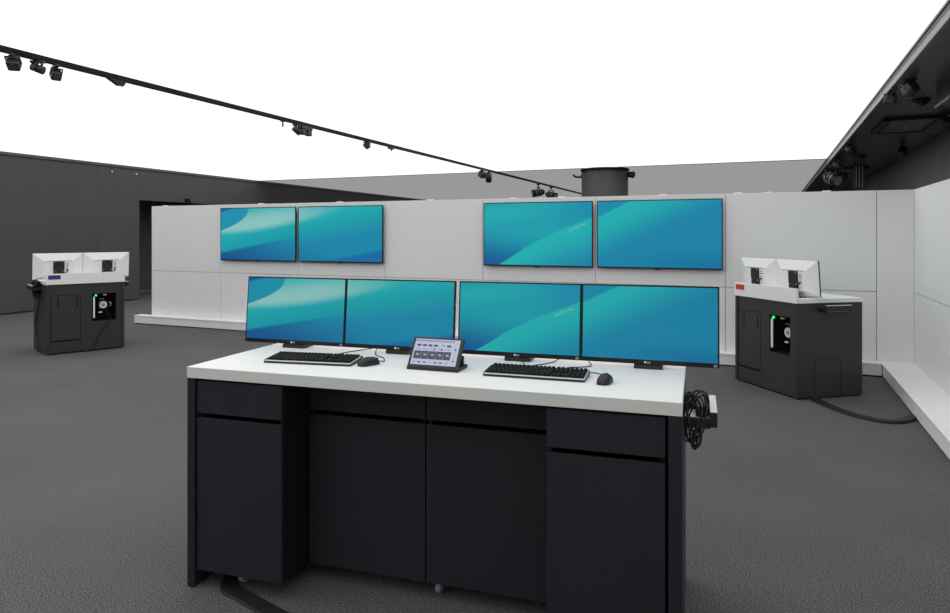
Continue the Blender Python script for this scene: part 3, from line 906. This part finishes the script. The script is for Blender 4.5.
def spotlight(label, x, y, z, yaw, pitch, group, size=0.1, kind='cube', drop=0.09):
    """hangs from z; head tilted"""
    t = thing('track_spotlight', label, 'spotlight', (x, y, z), yaw, group)
    MB().box(-0.02, 0.02, -0.06, 0.06, -0.022, 0.0, 0.003).build('adapter', 'spot', t)
    ar = MB().cyl((0, 0, -0.02), (0, 0, -drop), 0.008, n=12, m='spot').build('stem', None, t)
    xf = Matrix.Translation((0, 0, -drop - size * 0.42)) @ Matrix.Rotation(pitch, 4, 'X')
    s = size / 2
    if kind == 'cube':
        hd = MB(xf).box(-s, s, -s * 1.15, s * 1.15, -s, s, s * 0.35).build('head', 'spot', t)
    else:
        hd = MB(xf).cyl((0, -s * 1.4, 0), (0, s * 1.4, 0), s, s * 0.9, n=28, m='spot').build('head', None, t)
    MB(xf).cyl((0, -s * (1.15 if kind == 'cube' else 1.4) - 0.002, 0), (0, -s + 0.01, 0), s * 0.72, n=24, m='lens').build('lens', None, hd)
    MB(xf).box(-s - 0.006, -s - 0.001, -0.01, 0.01, 0, s + 0.02).box(s + 0.001, s + 0.006, -0.01, 0.01, 0, s + 0.02).box(-s, s, -0.01, 0.01, s + 0.014, s + 0.02).build('yoke', 'spot', ar)
    return t
Gt = 'spotlights on the ceiling track'
ZK = 3.176
spotlight('boxy black track spotlight at the end of the near trio, farthest from the column', *T(3.79), ZK, R(40), R(55), Gt, 0.10, 'cube', 0.03)
spotlight('slim black track spotlight tilted sideways, middle of the near trio', *T(4.0), ZK, R(120), R(20), Gt, 0.075, 'cyl', 0.04)
spotlight('boxy black track spotlight tilted down, last of the near trio towards the column', *T(4.17), ZK, R(70), R(40), Gt, 0.088, 'cube', 0.05)
w = thing('track_sensor', 'small wedge shaped black device under the ceiling track', 'sensor', (*T(4.85), ZK), ta)
MB().poly([(-0.03, -0.14, 0), (0.03, -0.14, 0), (0.03, 0.06, 0), (-0.03, 0.06, 0), (-0.02, -0.02, -0.055), (0.02, -0.02, -0.055), (0.02, 0.04, -0.045), (-0.02, 0.04, -0.045)],
          [(0, 1, 2, 3), (4, 5, 6, 7), (0, 1, 5, 4), (1, 2, 6, 5), (2, 3, 7, 6), (3, 0, 4, 7)], m='spot').build('housing', None, w)
MB().cyl((0, 0.03, -0.052), (0, 0.032, -0.04), 0.012, n=12, m='chrome').build('eye', None, w)
hk = thing('track_hook', 'short black hook pin under the ceiling track', 'hook', (*T(7.44), ZK), ta)
MB().cyl((0, 0, 0), (0, 0, -0.08), 0.011, n=10, m='spot').build('pin', None, hk)
MB().box(-0.02, 0.02, -0.03, 0.03, -0.012, 0, 0.002).build('adapter', 'spot', hk)
spotlight('round black track spotlight hanging next to the twin box fitting', *T(7.75), ZK, R(150), R(35), Gt, 0.09, 'cyl', 0.05)
tw = thing('twin_fitting', 'black fitting with twin boxes under the ceiling track', 'light fitting', (*T(7.92), ZK), ta)
MB().box(-0.04, 0.04, -0.1, 0.16, -0.05, 0, 0.004).build('mount', 'spot', tw)
for yy in (-0.08, 0.06):
    MB().box(-0.035, 0.035, yy, yy + 0.09, -0.13, -0.045, 0.006).build('head', 'spot', tw)
spotlight('small black track spotlight with thin loose wire below the track', *T(9.65), ZK, R(100), R(50), Gt, 0.09, 'cube', 0.03)
wr = [(*T(9.8), 3.136), (*T(10.0), 3.09), (*T(10.2), 3.09), (*T(10.42), 3.146)]
tag(MB().tube([Vector(p) - Vector(wr[0]) for p in smooth_path(wr)], 0.003).build('loose_wire', 'silver', None, wr[0]), 'thin loose wire drooping between two track fittings', 'wire')
ad = thing('track_adapter', 'small empty black adapter under the ceiling track', 'adapter', (*T(10.48), ZK), ta)
MB().box(-0.03, 0.03, -0.08, 0.08, -0.03, 0, 0.008).build('housing', 'spot', ad)
MB().cyl((0, 0.02, -0.03), (0, 0.02, -0.06), 0.02, 0.012, n=14, m='spot').build('socket', None, ad)
spotlight('black track spotlight near the edge of the lit ceiling', *T(15.0), ZK, R(60), R(30), Gt, 0.15, 'cube', 0.05)
spotlight('black track spotlight paired with the one by the lit ceiling edge', *T(15.45), ZK, R(200), R(45), Gt, 0.16, 'cyl', 0.08)

def stage_light(label, x, y, z, yaw, pitch, s, group):
    t = thing('stage_spotlight', label, 'spotlight', (x, y, z), yaw, group)
    MB().box(-0.03 * s, 0.03 * s, -0.05 * s, 0.05 * s, -0.05 * s, 0).cyl((0, 0, -0.05 * s), (0, 0, -0.12 * s), 0.02 * s, n=12).build('clamp', 'spot', t)
    MB().box(-0.17 * s, 0.17 * s, -0.02 * s, 0.02 * s, -0.14 * s, -0.12 * s).box(-0.17 * s, -0.15 * s, -0.02 * s, 0.02 * s, -0.36 * s, -0.12 * s).box(0.15 * s, 0.17 * s, -0.02 * s, 0.02 * s, -0.36 * s, -0.12 * s).build('yoke', 'spot', t)
    xf = Matrix.Translation((0, 0, -0.33 * s)) @ Matrix.Rotation(pitch, 4, 'X')
    hd = MB(xf).cyl((0, -0.2 * s, 0), (0, 0.14 * s, 0), 0.135 * s, 0.12 * s, n=28).cyl((0, 0.14 * s, 0), (0, 0.24 * s, 0), 0.12 * s, 0.06 * s, n=28).build('head', 'spot', t)
    MB(xf).cyl((0, -0.22 * s, 0), (0, -0.195 * s, 0), 0.15 * s, n=28, m='spot').build('front_ring', None, hd)
    MB(xf).cyl((0, -0.222 * s, 0), (0, -0.2 * s, 0), 0.115 * s, n=28, m='silver').build('lens', None, hd)
    for a in (-0.1, -0.02, 0.06):
        MB(xf).cyl((0, a * s, 0), (0, (a + 0.02) * s, 0), 0.145 * s, n=28, m='silver').build('cooling_rib', None, hd)
    return t
stage_light('stage spotlight hanging under the track by the column, the one farther from the column', *T(19.8), ZK, R(-60), R(10), 0.85, 'stage spotlights by the column')
stage_light('stage spotlight hanging under the track by the column, the one nearer the column', *T(21.3), ZK, R(75), R(15), 0.85, 'stage spotlights by the column')

# ------------------------------------------------------------------ soffit fittings on the right
Gs = 'spotlights on the right soffit'
spotlight('boxy black spotlight hanging from the dark soffit near the bulkhead', 1.26, 7.75, ZS, R(30), R(-35), Gs, 0.11, 'cube', 0.05)
spotlight('boxy black spotlight clamped below the ceiling edge profile', 1.175, 8.35, ZS - 0.014, R(80), R(15), Gs, 0.10, 'cube', 0.03)
spotlight('small black spotlight on the soffit edge past the ceiling vent', 1.25, 12.9, ZS - 0.001, R(140), R(30), Gs, 0.12, 'cyl', 0.06)
spotlight('small black spotlight far along the soffit edge above the partition', 1.25, 15.2, ZS - 0.001, R(60), R(30), Gs, 0.13, 'cyl', 0.10)
spotlight('small black spotlight on the soffit beside the outer grey wall', 2.05, 13.3, ZS, R(0), R(60), Gs, 0.13, 'cyl', 0.08)
spotlight('black spotlight with bright ring between the bulkhead and the ceiling vent', 2.02, 10.1, ZS, R(20), R(50), Gs, 0.10, 'cyl', 0.06)
for x, y, r, label in ((1.56, 8.95, 0.09, 'dark dome fitting on the soffit between bulkhead and ceiling vent'), (1.60, 14.9, 0.11, 'dark dome fitting on the soffit past the ceiling vent')):
    t = thing('ceiling_dome', label, 'dome', (x, y, ZS), 0, 'soffit domes')
    MB().cyl((0, 0, 0), (0, 0, -0.025), r, n=28, m='spot').build('ring', None, t)
    MB().cyl((0, 0, -0.025), (0, 0, -0.075), r * 0.85, r * 0.3, n=28, m='black').build('dome', None, t)
def vent(label, x0, x1, y0, y1):
    t = thing('ceiling_vent', label, 'vent', ((x0 + x1) / 2, (y0 + y1) / 2, ZS), 0, 'soffit vents')
    a, b = (x1 - x0) / 2, (y1 - y0) / 2
    MB().box(-a, a, -b, -b + 0.06, -0.04, 0, 0.004).box(-a, a, b - 0.06, b, -0.04, 0, 0.004).box(-a, -a + 0.06, -b, b, -0.04, 0, 0.004).box(a - 0.06, a, -b, b, -0.04, 0, 0.004).build('frame', 'spot', t)
    MB().box(-a + 0.1, a - 0.1, -b + 0.1, b - 0.1, -0.03, 0, 0.004).build('grille_plate', 'soffit', t)
    for s_ in (-1, 1):
        MB().box(s_ * (a - 0.08) - 0.015, s_ * (a - 0.08) + 0.015, -b + 0.08, b - 0.08, -0.025, -0.005).build('louvre', 'spot', t)
    MB().cyl((0, 0, -0.036), (0, 0, -0.029), 0.012, n=12, m='silver').build('sensor', None, t)
    return t
vent('square dark air vent cassette on the soffit next to the bulkhead', 1.37, 2.05, 10.2, 11.55)
vent('square dark air vent cassette far along the soffit above the partition corner', 1.40, 2.05, 17.4, 18.7)
stage_light('stage spotlight below the far soffit end, close to the lit ceiling', 1.22, 16.4, ZS - 0.014, R(40), R(20), 0.9, 'stage spotlights at the soffit')
stage_light('stage spotlight below the far soffit end, in front of the grey box', 1.38, 17.0, ZS, R(-100), R(30), 0.9, 'stage spotlights at the soffit')
gb = thing('junction_box', 'light grey ribbed box hanging at the far soffit end', 'box', (1.80, 17.0, ZS), 0)
MB().box(-0.1, 0.1, -0.1, 0.1, -0.5, 0, 0.005).build('housing', 'column', gb)
for x in (-0.06, 0.0, 0.06):
    MB().box(x - 0.008, x + 0.008, -0.106, -0.1, -0.49, -0.02).build('rib', 'silver', gb)

# small fittings on the dark left wall
def onwall(s_, z, off=0.0):
    a = R(93.2)
    return (-13.87 + math.cos(a) * s_ + math.sin(a) * off, 8.63 + math.sin(a) * s_ - math.cos(a) * off, z)
e = thing('door_sensor', 'small black door sensor above the dark doorway', 'sensor', onwall(5.0, 2.50, 0.0), R(93.2))
MB().box(-0.12, 0.12, -0.06, 0, -0.035, 0.035, 0.01).build('housing', 'matte', e)
MB().box(0.04, 0.10, -0.064, -0.06, -0.02, 0.02).build('window', 'sticker', e)
for s_, where in ((2.6, 'farther from the doorway'), (3.3, 'nearest the doorway')):
    d = thing('wall_sensor', 'tiny white sensor near the top of the dark wall, ' + where, 'sensor', onwall(s_, 3.05), R(93.2), 'tiny wall sensors')
    MB().box(-0.02, 0.02, -0.02, 0, -0.02, 0.02, 0.005).build('housing', 'silver', d)
    MB().cyl((0, -0.024, 0), (0, -0.02, 0), 0.01, n=12, m='white').build('eye', None, d)
